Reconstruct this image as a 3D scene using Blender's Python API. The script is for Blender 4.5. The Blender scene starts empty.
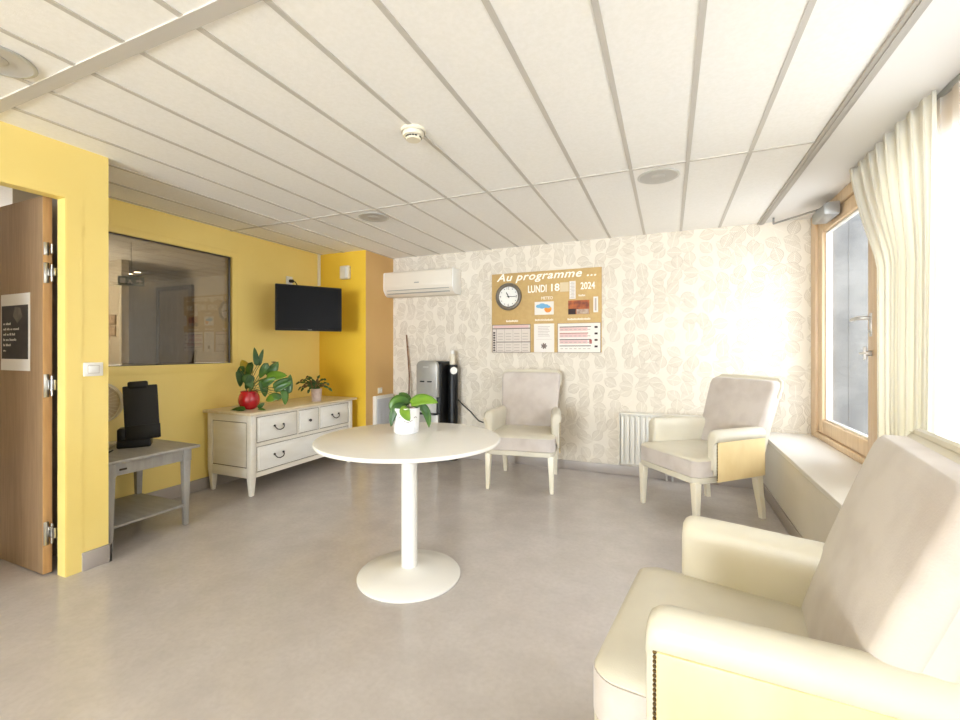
import bpy, bmesh, math, random
from mathutils import Vector, Matrix, Euler
PI = math.pi
S = bpy.context.scene
COL = S.collection
rng = random.Random(7)

# ------------------------------------------------------------------ camera
YAW = math.atan(189 / 441.)
CH = 1.21
cam = bpy.data.cameras.new('camera'); camo = bpy.data.objects.new('camera', cam); COL.objects.link(camo)
cam.sensor_width = 36; cam.lens = 36 * 441 / 960.; cam.shift_y = -10 / 960.
cam.clip_start = .02
camo.location = (0, 0, CH); camo.rotation_euler = (PI / 2, 0, YAW)
S.camera = camo
S.view_settings.view_transform = 'Standard'; S.view_settings.look = 'None'
S.view_settings.gamma = 1; S.view_settings.exposure = 1.2; S.view_settings.use_curve_mapping = False
S.cycles.max_bounces = 10; S.cycles.diffuse_bounces = 6; S.cycles.glossy_bounces = 4
S.cycles.transmission_bounces = 6; S.cycles.transparent_max_bounces = 12
S.cycles.use_denoising = True; S.cycles.sample_clamp_indirect = 6
S.cycles.caustics_reflective = False; S.cycles.caustics_refractive = False
FW = Vector((-math.sin(YAW), math.cos(YAW), 0)); RT = Vector((math.cos(YAW), math.sin(YAW), 0))
def at(u, v, d):
    """point seen at pixel u, v at depth d along the camera axis"""
    return Vector((0, 0, CH)) + d * (FW + RT * ((u - 480) / 441.) + Vector((0, 0, (350 - v) / 441.)))

# --------------------------------------------------------------- materials
def lin(c):
    return tuple(((x / 255.) / 12.92 if x / 255. <= .04045 else ((x / 255. + .055) / 1.055) ** 2.4) for x in c) + (1.,)
class NT:
    def __init__(s, name):
        s.m = bpy.data.materials.new(name); s.m.use_nodes = True
        s.t = s.m.node_tree; s.t.nodes.clear()
        s.out = s.n('ShaderNodeOutputMaterial')
    def n(s, typ, **kw):
        d = s.t.nodes.new(typ)
        for k, v in kw.items():
            if k in d.inputs: d.inputs[k].default_value = v
            else: setattr(d, k, v)
        return d
    def l(s, a, b): s.t.links.new(a, b)
    def math(s, op, a, b=None, c=None):
        d = s.n('ShaderNodeMath', operation=op)
        for i, x in enumerate((a, b, c)):
            if x is None: continue
            if hasattr(x, 'is_linked') or hasattr(x, 'links'): s.l(x, d.inputs[i])
            else: d.inputs[i].default_value = x
        return d.outputs[0]
    def mix(s, f, a, b):
        d = s.n('ShaderNodeMix', data_type='RGBA')
        for k, x in ((0, f), (6, a), (7, b)):
            if hasattr(x, 'links'): s.l(x, d.inputs[k])
            else: d.inputs[k].default_value = x
        return d.outputs[2]
def mat(name, c, rough=.5, c2=None, scale=8, stretch=(1, 1, 1), metal=0, bump=0, bscale=60, spec=.5, detail=4, lo=.35, hi=.65, sheen=0, coat=0):
    m = NT(name)
    p = m.n('ShaderNodeBsdfPrincipled'); m.l(p.outputs[0], m.out.inputs[0])
    p.inputs['Base Color'].default_value = lin(c); p.inputs['Roughness'].default_value = rough
    p.inputs['Metallic'].default_value = metal; p.inputs['Specular IOR Level'].default_value = spec
    if sheen: p.inputs['Sheen Weight'].default_value = sheen
    if coat: p.inputs['Coat Weight'].default_value = coat
    tc = m.n('ShaderNodeTexCoord')
    if c2:
        mp = m.n('ShaderNodeMapping'); m.l(tc.outputs['Object'], mp.inputs[0]); mp.inputs['Scale'].default_value = stretch
        nz = m.n('ShaderNodeTexNoise', Scale=scale, Detail=detail); m.l(mp.outputs[0], nz.inputs['Vector'])
        mr = m.n('ShaderNodeMapRange'); m.l(nz.outputs[0], mr.inputs[0]); mr.inputs[1].default_value = lo; mr.inputs[2].default_value = hi
        m.l(m.mix(mr.outputs[0], lin(c), lin(c2)), p.inputs['Base Color'])
    if bump:
        nb = m.n('ShaderNodeTexNoise', Scale=bscale, Detail=3); m.l(tc.outputs['Object'], nb.inputs['Vector'])
        b = m.n('ShaderNodeBump', Strength=bump, Distance=.01); m.l(nb.outputs[0], b.inputs['Height']); m.l(b.outputs[0], p.inputs['Normal'])
    return m.m
M = {}
M['yellow'] = mat('yellow_paint', (244, 220, 136), .45, (241, 215, 127), 1.3, bump=.05, bscale=120)
M['ochre'] = mat('deep_yellow_paint', (236, 196, 64), .45, (231, 190, 56), 1.5, bump=.05, bscale=120)
M['tan'] = mat('tan_paint', (214, 173, 110), .5, (208, 166, 103), 1.5, bump=.05, bscale=120)
M['white_paint'] = mat('white_paint', (226, 222, 214), .5, (220, 216, 208), 2)
M['ceiling'] = mat('ceiling_board', (244, 242, 239), .85, (240, 238, 234), 60, bump=.1, bscale=220)
M['soffit'] = mat('soffit_plaster', (232, 230, 228), .7)
M['bar'] = mat('ceiling_bar', (196, 191, 184), .5)
M['bar_dark'] = mat('ceiling_bar_dark', (176, 171, 164), .5)
M['floor'] = None
M['skirt'] = mat('grey_skirting', (172, 163, 156), .4, (166, 157, 150), 4)
M['sill'] = mat('white_sill', (244, 243, 240), .3)
M['white_gloss'] = mat('white_lacquer', (238, 236, 230), .25, (234, 231, 225), 3)
M['white_plastic'] = mat('white_plastic', (236, 234, 228), .35)
M['ac'] = mat('warm_white_plastic', (228, 220, 206), .4)
M['cream_plastic'] = mat('cream_plastic', (226, 218, 198), .4)
M['dresser'] = mat('cream_painted_wood', (236, 231, 220), .4, (231, 225, 212), 5, (1, 1, 4))
M['dresser_front'] = mat('white_painted_wood', (238, 236, 230), .4, (232, 229, 221), 5, (1, 1, 4))
M['dresser_top'] = mat('pale_worn_wood', (228, 214, 184), .4, (217, 200, 164), 7, (4, 1, 1))
M['groove'] = mat('dark_groove', (120, 108, 92), .7)
M['grey_wood'] = mat('grey_painted_wood', (164, 161, 156), .45, (152, 148, 142), 6, (1, 5, 1))
M['door'] = mat('oak_door', (166, 136, 102), .45, (152, 123, 90), 5, (14, 14, .8), detail=6)
M['door_edge'] = mat('oak_door_edge', (208, 164, 112), .45, (195, 150, 98), 5, (10, 10, .8))
M['beech'] = mat('beech_frame', (220, 194, 160), .4, (208, 180, 145), 5, (10, 10, .8), detail=6)
M['dark'] = mat('dark_frame_gap_shade', (70, 48, 34), .8)
M['black'] = mat('black_plastic', (20, 20, 21), .4, spec=.3)
M['black_matte'] = mat('charcoal_plastic', (34, 34, 35), .55, spec=.3)
M['gasket'] = mat('dark_gasket', (70, 66, 58), .6)
M['screen'] = mat('dark_screen', (18, 18, 20), .35, spec=.12)
M['metal'] = mat('brushed_metal', (190, 188, 184), .3, metal=1)
M['chrome'] = mat('satin_chrome', (200, 198, 195), .35, metal=.5)
M['grey_metal'] = mat('grey_metal', (160, 160, 158), .4, metal=.6)
M['pull'] = mat('dark_iron', (52, 44, 38), .45, metal=.5)
M['brass'] = mat('antique_brass', (112, 92, 62), .35, metal=.9)
M['cream_leather'] = mat('cream_leather', (216, 210, 193), .38, (209, 202, 184), 5, bump=.06, bscale=260)
M['suede'] = mat('mauve_suede', (205, 196, 189), .85, (189, 178, 170), 7, bump=.08, bscale=200, sheen=.3, lo=.42, hi=.75)
M['maple'] = mat('pale_maple', (238, 215, 164), .4, (231, 205, 151), 4, (6, 2, 1), detail=5)
M['leg'] = mat('cream_leg', (236, 229, 210), .35, (229, 221, 200), 5)
M['red'] = mat('red_glaze', (206, 28, 38), .12, (180, 16, 28), 9, coat=.6)
M['fan_guard'] = mat('beige_guard', (206, 192, 168), .6)
M['pink'] = mat('pinkish_pot', (214, 196, 188), .5, (196, 176, 168), 30)
M['soil'] = mat('potting_bark', (96, 72, 52), .9, (140, 108, 84), 60)
M['marble'] = mat('marbled_ceramic', (240, 239, 240), .25, (205, 205, 212), 16, lo=.5, hi=.7)
M['leaf'] = mat('leaf_green', (50, 88, 32), .38, (80, 118, 40), 9)
M['leaf_dark'] = mat('leaf_dark_green', (38, 74, 30), .4, (62, 96, 40), 14)
M['leaf_lime'] = mat('leaf_lime', (122, 156, 42), .38, (98, 138, 40), 12)
M['leaf_old'] = mat('leaf_yellowing', (196, 160, 30), .5, (150, 150, 40), 18)
M['leaf_dry'] = mat('leaf_dull_green', (84, 84, 44), .5, (120, 84, 50), 40)
M['stem'] = mat('stem_green', (96, 110, 48), .5)
M['twig'] = mat('brown_cane', (112, 80, 58), .6, (140, 104, 76), 30)
M['paper'] = mat('white_paper', (232, 226, 218), .7)
M['paper_warm'] = mat('grey_paper', (214, 204, 194), .7)
M['ink'] = mat('ink_grey', (120, 106, 100), .8)
M['ink_light'] = mat('ink_pale', (182, 170, 162), .8)
M['ink_dark'] = mat('ink_dark', (58, 42, 40), .8)
M['ink_red'] = mat('ink_red', (168, 92, 82), .8)
M['ink_pink'] = mat('ink_pink', (220, 186, 182), .8)
M['poster_black'] = mat('poster_black', (44, 39, 36), .5, (66, 58, 52), 9)
M['poster_grey'] = mat('poster_grey', (132, 122, 112), .6, (100, 92, 86), 12)
M['letters'] = mat('white_lettering', (250, 245, 232), .6)
M['board'] = mat('kraft_board', (198, 166, 108), .6, (192, 159, 101), 30)
M['board_strip'] = mat('pale_strip', (214, 196, 160), .6)
M['clock_rim'] = mat('grey_clock_rim', (118, 110, 98), .35, (104, 97, 87), 20)
M['sun_blue'] = mat('weather_blue', (110, 170, 208), .6)
M['sun_orange'] = mat('weather_orange', (238, 186, 60), .6, (226, 130, 50), 14)
M['photo_brown'] = mat('photo_brown', (120, 56, 30), .6, (196, 104, 40), 14)
M['photo_grey'] = mat('photo_grey', (190, 170, 150), .6, (150, 124, 104), 30)
M['silver_plastic'] = mat('silver_plastic', (168, 166, 160), .35, (160, 158, 152), 4, metal=.3)
M['silver_pale'] = mat('pale_silver', (196, 196, 192), .3, metal=.2)
M['radiator'] = mat('radiator_enamel', (226, 222, 212), .35)
M['radiator_grey'] = mat('heater_grille', (190, 190, 192), .5)
M['concrete'] = mat('concrete', (112, 112, 111), .9, (86, 87, 88), 3.5, bump=.2, bscale=20, detail=6)
M['bounce_ground'] = mat('pale_bounce_ground', (226, 224, 220), .9, (216, 214, 210), 2)
M['room_wall'] = mat('dim_room_wall', (196, 188, 172), .6)
M['room_door'] = mat('dim_room_door', (150, 130, 106), .5, (138, 118, 95), 4, (8, 8, 1))
M['sign_green'] = mat('sign_green', (52, 84, 66), .5)
M['dim_reflector'] = mat('downlight_reflector', (184, 181, 176), .4)

def curtain_mat(name, c, trans, transp):
    m = NT(name)
    d = m.n('ShaderNodeBsdfDiffuse'); d.inputs[0].default_value = lin(c)
    t = m.n('ShaderNodeBsdfTranslucent'); t.inputs[0].default_value = lin(c)
    mx = m.n('ShaderNodeMixShader'); mx.inputs[0].default_value = trans
    m.l(d.outputs[0], mx.inputs[1]); m.l(t.outputs[0], mx.inputs[2])
    tc = m.n('ShaderNodeTexCoord'); mp = m.n('ShaderNodeMapping'); mp.inputs['Scale'].default_value = (1, 1, .2)
    m.l(tc.outputs['Object'], mp.inputs[0])
    nz = m.n('ShaderNodeTexNoise', Scale=140, Detail=2); m.l(mp.outputs[0], nz.inputs['Vector'])
    b = m.n('ShaderNodeBump', Strength=.08, Distance=.01); m.l(nz.outputs[0], b.inputs['Height']); m.l(b.outputs[0], d.inputs['Normal'])
    if transp:
        tr = m.n('ShaderNodeBsdfTransparent'); m2 = m.n('ShaderNodeMixShader'); m2.inputs[0].default_value = transp
        m.l(mx.outputs[0], m2.inputs[1]); m.l(tr.outputs[0], m2.inputs[2]); m.l(m2.outputs[0], m.out.inputs[0])
    else: m.l(mx.outputs[0], m.out.inputs[0])
    return m.m
M['curtain'] = curtain_mat('cream_curtain_cloth', (244, 241, 231), .4, 0)
M['sheer'] = curtain_mat('white_voile', (250, 249, 246), .6, .35)
def glass_mat(name, tint, refl, rough=0.0):
    m = NT(name)
    tr = m.n('ShaderNodeBsdfTransparent'); tr.inputs[0].default_value = lin(tint)
    g = m.n('ShaderNodeBsdfGlossy', Roughness=rough)
    ge = m.n('ShaderNodeNewGeometry'); dt = m.n('ShaderNodeVectorMath', operation='DOT_PRODUCT')
    m.l(ge.outputs['Normal'], dt.inputs[0]); m.l(ge.outputs['Incoming'], dt.inputs[1])
    inv = m.math('SUBTRACT', 1.0, m.math('ABSOLUTE', dt.outputs['Value']))
    sch = m.math('MULTIPLY_ADD', m.math('POWER', inv, 5.0), .45, .02 + refl)      # the same from either side of the pane
    mx = m.n('ShaderNodeMixShader'); m.l(sch, mx.inputs[0])
    m.l(tr.outputs[0], mx.inputs[1]); m.l(g.outputs[0], mx.inputs[2]); m.l(mx.outputs[0], m.out.inputs[0])
    return m.m
M['glass'] = glass_mat('window_glass', (248, 250, 250), .0)
M['tinted'] = glass_mat('tinted_glass', (190, 182, 166), .07)
def emit(name, c, s):
    m = NT(name); e = m.n('ShaderNodeEmission', Strength=s); e.inputs[0].default_value = lin(c); m.l(e.outputs[0], m.out.inputs[0]); return m.m
M['lamp_on'] = emit('lit_lamp', (255, 246, 230), 14)

def floor_mat():
    m = NT('taupe_linoleum'); p = m.n('ShaderNodeBsdfPrincipled'); m.l(p.outputs[0], m.out.inputs[0])
    tc = m.n('ShaderNodeTexCoord')
    n1 = m.n('ShaderNodeTexNoise', Scale=5, Detail=8, Roughness=.65); n2 = m.n('ShaderNodeTexNoise', Scale=45, Detail=4)
    for n in (n1, n2): m.l(tc.outputs['Object'], n.inputs['Vector'])
    r1 = m.n('ShaderNodeMapRange'); m.l(n1.outputs[0], r1.inputs[0]); r1.inputs[1].default_value = .35; r1.inputs[2].default_value = .68
    c = m.mix(r1.outputs[0], lin((190, 183, 179)), lin((202, 195, 191)))
    r2 = m.n('ShaderNodeMapRange'); m.l(n2.outputs[0], r2.inputs[0]); r2.inputs[1].default_value = .4; r2.inputs[2].default_value = .75; r2.inputs[4].default_value = .4
    c = m.mix(r2.outputs[0], c, lin((181, 173, 168)))
    m.l(c, p.inputs['Base Color'])
    rr = m.n('ShaderNodeMapRange'); m.l(n1.outputs[0], rr.inputs[0]); rr.inputs[3].default_value = .13; rr.inputs[4].default_value = .24
    m.l(rr.outputs[0], p.inputs['Roughness']); p.inputs['Specular IOR Level'].default_value = .5
    return m.m
M['floor'] = floor_mat()

def wallpaper():
    m = NT('leaf_wallpaper'); p = m.n('ShaderNodeBsdfPrincipled', Roughness=.7); m.l(p.outputs[0], m.out.inputs[0])
    tc = m.n('ShaderNodeTexCoord'); mp = m.n('ShaderNodeMapping'); mp.inputs['Rotation'].default_value = (PI / 2, 0, 0)
    m.l(tc.outputs['Object'], mp.inputs[0])
    col = lin((226, 218, 204))
    for k, (off, sc) in enumerate(((0, 7.4), (3.37, 7.4))):
        a = m.n('ShaderNodeVectorMath', operation='ADD'); m.l(mp.outputs[0], a.inputs[0]); a.inputs[1].default_value = (off, off * .7, 0)
        fl = m.n('ShaderNodeVectorMath', operation='MULTIPLY'); m.l(a.outputs[0], fl.inputs[0]); fl.inputs[1].default_value = (sc, sc, 0)
        v = m.n('ShaderNodeTexVoronoi', voronoi_dimensions='2D', Scale=1, Randomness=.45); m.l(fl.outputs[0], v.inputs['Vector'])
        d = m.n('ShaderNodeVectorMath', operation='SUBTRACT'); m.l(fl.outputs[0], d.inputs[0]); m.l(v.outputs['Position'], d.inputs[1])
        sx = m.n('ShaderNodeSeparateColor'); m.l(v.outputs['Color'], sx.inputs[0])
        ang = m.math('MULTIPLY', sx.outputs[0], 6.283)
        ro = m.n('ShaderNodeVectorRotate', rotation_type='Z_AXIS'); m.l(d.outputs[0], ro.inputs['Vector']); m.l(ang, ro.inputs['Angle'])
        s = m.n('ShaderNodeSeparateXYZ'); m.l(ro.outputs[0], s.inputs[0])
        ax = m.math('ABSOLUTE', s.outputs[0]); y = s.outputs[1]
        yy = m.math('DIVIDE', y, .5)
        w = m.math('MULTIPLY', m.math('SUBTRACT', 1.0, m.math('MULTIPLY', yy, yy)), .37)
        edge = m.math('SUBTRACT', w, ax)                       # > 0 inside the leaf
        inside = m.math('GREATER_THAN', edge, 0)
        outline = m.math('MULTIPLY', inside, m.math('LESS_THAN', edge, .035))
        ph = m.math('FRACT', m.math('MULTIPLY', m.math('SUBTRACT', y, m.math('MULTIPLY', ax, .8)), 9))
        vein = m.math('MULTIPLY', inside, m.math('LESS_THAN', ph, .42))
        mid = m.math('MULTIPLY', inside, m.math('LESS_THAN', ax, .016))
        tone = m.math('MULTIPLY_ADD', sx.outputs[1], .6, .4)
        sel = m.math('GREATER_THAN', sx.outputs[2], .03 if k == 0 else .25)
        def k_(x, f): return m.math('MULTIPLY', m.math('MULTIPLY', x, m.math('MULTIPLY', tone, sel)), f)
        if k == 1: pass
        col = m.mix(m.math('MULTIPLY', inside, m.math('MULTIPLY', sel, .55)), col, lin((217, 209, 194)))
        col = m.mix(k_(vein, .75), col, lin((192, 180, 163)))
        col = m.mix(k_(outline, .8), col, lin((188, 176, 159)))
        col = m.mix(m.math('MULTIPLY', mid, .8), col, lin((234, 227, 214)))
    m.l(col, p.inputs['Base Color'])
    return m.m
M['wallpaper'] = wallpaper()

# ------------------------------------------------------------ mesh helpers
class MB:
    def __init__(s): s.bm = bmesh.new()
    def _merge(s, t, mtx=None):
        if mtx is not None: bmesh.ops.transform(t, matrix=mtx, verts=t.verts)
        me = bpy.data.meshes.new('t'); t.to_mesh(me); t.free(); s.bm.from_mesh(me); bpy.data.meshes.remove(me); return s
    def box(s, a, b, bev=0, seg=2, mtx=None):
        t = bmesh.new(); bmesh.ops.create_cube(t, size=1)
        for v in t.verts: v.co = Vector([(a[i] + b[i]) / 2 + v.co[i] * (b[i] - a[i]) for i in range(3)])
        if bev: bmesh.ops.bevel(t, geom=t.edges[:], offset=bev, segments=seg, affect='EDGES', profile=.5)
        return s._merge(t, mtx)
    def taper(s, p0, r0, p1, r1, bev=.003, mtx=None):
        """square section bar from p0 (half sizes r0) to p1 (half sizes r1), stacked along z"""
        t = bmesh.new()
        q = [t.verts.new((p[0] + i * r[0], p[1] + j * r[1], p[2])) for p, r in ((p0, r0), (p1, r1)) for i, j in ((-1, -1), (1, -1), (1, 1), (-1, 1))]
        t.faces.new(q[3::-1]); t.faces.new(q[4:])
        for k in range(4): t.faces.new((q[k], q[(k + 1) % 4], q[4 + (k + 1) % 4], q[4 + k]))
        bmesh.ops.recalc_face_normals(t, faces=t.faces[:])
        if bev: bmesh.ops.bevel(t, geom=t.edges[:], offset=bev, segments=2, affect='EDGES', profile=.5)
        return s._merge(t, mtx)
    def loft(s, rings, cap=True, closed=True, mtx=None):
        t = bmesh.new(); R = [[t.verts.new(p) for p in r] for r in rings]
        n = len(R[0])
        for a, b in zip(R, R[1:]):
            for k in range(n if closed else n - 1): t.faces.new((a[k], a[(k + 1) % n], b[(k + 1) % n], b[k]))
        if cap and closed: t.faces.new(R[0][::-1]); t.faces.new(R[-1])
        if closed: bmesh.ops.recalc_face_normals(t, faces=t.faces[:])
        return s._merge(t, mtx)
    def lathe(s, prof, c=(0, 0, 0), n=40, mtx=None):
        """prof: (radius, z) from bottom to top; radius 0 closes"""
        t = bmesh.new(); R = []
        for r, z in prof:
            if r < 1e-6: R.append([t.verts.new((c[0], c[1], c[2] + z))])
            else: R.append([t.verts.new((c[0] + r * math.cos(2 * PI * k / n), c[1] + r * math.sin(2 * PI * k / n), c[2] + z)) for k in range(n)])
        for a, b in zip(R, R[1:]):
            for k in range(n):
                k2 = (k + 1) % n
                if len(a) == 1 and len(b) == 1: continue
                if len(a) == 1: t.faces.new((a[0], b[k], b[k2])) if True else 0
                elif len(b) == 1: t.faces.new((a[k], a[k2], b[0]))
                else: t.faces.new((a[k], a[k2], b[k2], b[k]))
        bmesh.ops.recalc_face_normals(t, faces=t.faces[:])
        return s._merge(t, mtx)
    def tube(s, pts, r, n=10, mtx=None):
        pts = [Vector(p) for p in pts]; rings = []
        rr = r if isinstance(r, (list, tuple)) else [r] * len(pts)
        up = None
        for i, p in enumerate(pts):
            d = (pts[min(i + 1, len(pts) - 1)] - pts[max(i - 1, 0)]).normalized()
            if up is None: up = d.orthogonal().normalized()
            up = (up - d * up.dot(d)).normalized(); w = d.cross(up)
            rings.append([p + rr[i] * (math.cos(2 * PI * k / n) * up + math.sin(2 * PI * k / n) * w) for k in range(n)])
        return s.loft(rings, mtx=mtx)
    def cyl(s, p0, p1, r, n=24): return s.tube([p0, p1], r, n)
    def ball(s, c, r, sc=(1, 1, 1), n=12):
        t = bmesh.new(); bmesh.ops.create_uvsphere(t, u_segments=n * 2, v_segments=n, radius=r)
        return s._merge(t, Matrix.Translation(c) @ Matrix.Diagonal((*sc, 1)))
    def prism(s, poly, axis, a, b, bev=0, seg=2, mtx=None):
        """poly of 2d points extruded along axis (0,1,2) from a to b"""
        def P(q, h):
            o = [0, 0, 0]; ax = [i for i in range(3) if i != axis]; o[ax[0]], o[ax[1]], o[axis] = q[0], q[1], h; return o
        t = bmesh.new(); A = [t.verts.new(P(q, a)) for q in poly]; B = [t.verts.new(P(q, b)) for q in poly]; n = len(poly)
        t.faces.new(A[::-1]); t.faces.new(B)
        for k in range(n): t.faces.new((A[k], A[(k + 1) % n], B[(k + 1) % n], B[k]))
        bmesh.ops.recalc_face_normals(t, faces=t.faces[:])
        if bev: bmesh.ops.bevel(t, geom=t.edges[:], offset=bev, segments=seg, affect='EDGES', profile=.5)
        return s._merge(t, mtx)
    def leaf(s, base, d, up, L, W, droop=.6, fold=.25, shape=.5):
        base = Vector(base); d = Vector(d).normalized(); up = Vector(up); up = (up - d * up.dot(d)).normalized()
        n = 9; rings = []; p = base.copy()
        for i in range(n + 1):
            t = i / n
            w = W * (t ** shape) * ((1 - t) ** .75) * 1.55 + .0006
            side = d.cross(up).normalized()
            rings.append([p + side * w * x + up * (abs(x) * fold * w) for x in (-1, -.5, 0, .5, 1)])
            ax = side; d2 = (Matrix.Rotation(-droop / n, 3, ax) @ d); up = (Matrix.Rotation(-droop / n, 3, ax) @ up); d = d2.normalized()
            p = p + d * (L / n)
        s.loft(rings, cap=False, closed=False)
        return s
    def build(s, name, m, parent=None, loc=None, smooth=40, sub=0, solid=0):
        me = bpy.data.meshes.new(name); s.bm.to_mesh(me); s.bm.free()
        me.materials.append(m)
        for f in me.polygons: f.use_smooth = True
        me.set_sharp_from_angle(angle=math.radians(smooth))
        o = bpy.data.objects.new(name, me); COL.objects.link(o)
        if parent: o.parent = parent
        if loc is not None:                      # keep the shape where it is, put the origin at loc
            me.transform(Matrix.Translation(-Vector(loc))); o.location = loc
        if solid: md = o.modifiers.new('thick', 'SOLIDIFY'); md.thickness = solid; md.offset = 0
        if sub: md = o.modifiers.new('sub', 'SUBSURF'); md.levels = md.render_levels = sub
        return o
def tag(o, label=None, cat=None, group=None, kind=None):
    if label: o['label'] = label
    if cat: o['category'] = cat
    if group: o['group'] = group
    if kind: o['kind'] = kind
    return o
def thing(name, label, cat, loc=(0, 0, 0), rz=0, group=None):
    o = bpy.data.objects.new(name, None); COL.objects.link(o); o.location = loc; o.rotation_euler = (0, 0, rz); o.empty_display_size = .1
    return tag(o, label, cat, group)
def struct(name, mb, m, label=None, cat=None, parent=None, smooth=40):
    o = mb.build(name, m, parent, smooth=smooth)
    if not parent: tag(o, label, cat, kind='structure')
    return o
def text_mb(mb, body, origin, h, right, up, shear=0, depth=.001, width=None, space=1, bold=0):
    """text laid with its left baseline at origin"""
    cu = bpy.data.curves.new('t', 'FONT'); cu.body = body; cu.size = 1; cu.shear = shear; cu.extrude = 0.0; cu.resolution_u = 3; cu.space_character = space; cu.offset = bold
    ob = bpy.data.objects.new('t', cu); COL.objects.link(ob)
    dg = bpy.context.evaluated_depsgraph_get(); me = bpy.data.meshes.new_from_object(ob.evaluated_get(dg))
    xs = [v.co.x for v in me.vertices]; sc = h / .7; sx = sc
    if width: sx = width / (max(xs) - min(xs))
    r = Vector(right); u = Vector(up); n = r.cross(u); o = Vector(origin)
    for v in me.vertices: v.co = o + r * (v.co.x - min(xs)) * sx + u * v.co.y * sc + n * depth
    mb.bm.from_mesh(me); bpy.data.meshes.remove(me); bpy.data.objects.remove(ob); bpy.data.curves.remove(cu)
    return mb

# =================================================================== SETTING
CZ = 2.31; YB = 4.48; XL = -3.72; XD = -2.95; XW = 1.1; YR = -5.0
struct('floor', MB().box((-9, YR, -.1), (1.3, YB + .1, 0)), M['floor'], 'taupe linoleum floor of the day room', 'floor')
struct('ceiling', MB().box((-9, YR, CZ), (.735, YB + .1, CZ + .1)), M['ceiling'], 'white ceiling of long narrow tiles', 'ceiling')
struct('ceiling_soffit', MB().box((.735, YR, CZ), (1.3, YB + .1, CZ + .1)), M['soffit'], 'smooth white soffit strip over the windows', 'ceiling')
g = MB()
xs = [.73 - .315 * k for k in range(1, 27)]
yc = (.975, 2.835)
for x in xs:
    y0 = YR
    w = .011
    x_end = YB if x > -3.06 else 3.96
    if x < XL: continue
    g.box((x - w, YR if x > XD else 1.46, CZ - .004), (x + w, x_end, CZ + .004))
struct('ceiling_grid', g, M['bar'], 'grey metal bars between the ceiling tiles', 'ceiling grid')
g = MB().box((XD, .945, CZ - .006), (.73, 1.0, CZ + .004)).box((XL, 2.826, CZ - .0045), (.73, 2.844, CZ + .004))
struct('ceiling_cross_bars', g, M['bar'], 'grey bars crossing the ceiling tiles', 'ceiling grid')
g = MB().box((.705, YR, CZ - .012), (.755, YB, CZ + .004), .002).box((.722, YR, CZ - .016), (.738, YB, CZ - .01))
struct('trim_1', g, M['bar_dark'], 'grey metal edge profile along the soffit', 'ceiling trim')
# back wall
struct('wall_back', MB().box((-3.06, YB, 0), (1.19, YB + .12, CZ)), M['wallpaper'], 'back wall with beige leaf wallpaper', 'wall')
struct('baseboard_back', MB().box((-3.06, YB - .012, 0), (.74, YB, .09), .003), M['skirt'], 'grey skirting under the leaf wallpaper', 'skirting')
# boxed corner: a yellow face and a tan face, two painted boards meeting at the edge
struct('wall_corner_yellow', MB().box((XL, 3.96, 0), (-3.065, 4.02, CZ)), M['ochre'], 'deep yellow face of the boxed corner', 'wall')
struct('wall_corner_tan', MB().box((-3.12, 3.9605, 0), (-3.06, YB, CZ)), M['tan'], 'tan side of the boxed corner', 'wall')
struct('baseboard_corner', MB().box((XL, 3.948, 0), (-3.05, 3.96, .09), .003).box((-3.06, 3.95, 0), (-3.048, YB - .012, .09), .003), M['skirt'], 'grey skirting of the boxed corner', 'skirting')
# left wall with the internal window opening
WZ0, WZ1, WY0, WY1 = 1.09, 2.07, 1.50, 2.85
g = MB().box((XL - .1, 1.483, 0), (XL, 3.96, WZ0)).box((XL - .1, 1.483, WZ1), (XL, 3.96, CZ)).box((XL - .1, WY1, WZ0), (XL, 3.96, WZ1)).box((XL - .1, 1.483, WZ0), (XL, WY0, WZ1))
struct('wall_left', g, M['yellow'], 'yellow left wall around the internal window', 'wall')
struct('baseboard_left', MB().box((XL, 1.483, 0), (XL + .012, 3.948, .1), .003), M['skirt'], 'grey skirting along the yellow left wall', 'skirting')
g = MB()   # projecting wall with doorway, and its return
DY0, DY1, DZ = .34, 1.286, 2.02
g.box((XD - .075, DY1, 0), (XD, 1.483, CZ)).box((XD - .075, DY0, DZ), (XD, DY1, CZ)).box((XD - .075, YR, 0), (XD, DY0, CZ))
g.box((XL - .1, 1.44, 0), (XD - .0, 1.483, CZ)) if False else g.box((XL - .1, 1.443, 0), (XD - .075, 1.483, CZ))
struct('wall_next_room_return', MB().box((XL - .1, 1.40, 0), (XD - .13, 1.443, CZ)), M['room_wall'], 'pale wall just behind the open door', 'wall')
struct('wall_door', g, M['yellow'], 'yellow projecting wall holding the door', 'wall')
g = MB().box((XD, DY1 + .004, 0), (XD + .002, DY1 + .075, DZ + .075)).box((XD, DY0 - .075, DZ + .004), (XD + .002, DY1 + .004, DZ + .075))
struct('trim_door', g, M['yellow'], 'flat yellow architrave around the doorway', 'door frame')
struct('baseboard_door', MB().box((XD, 1.357, 0), (XD + .012, 1.495, .1), .002).box((XD - .3, 1.483, 0), (XD + .012, 1.495, .1), .002), M['skirt'], 'short grey skirting at the end of the door wall', 'skirting')
struct('trim_2', MB().box((XD - .13, DY1 + .035, 0), (XD - .075, 1.443, CZ)), M['dark'], 'rebate behind the door jamb, coloured dark for its shade', 'door frame')  # dark colour stands for the shade between jamb and open leaf
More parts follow.
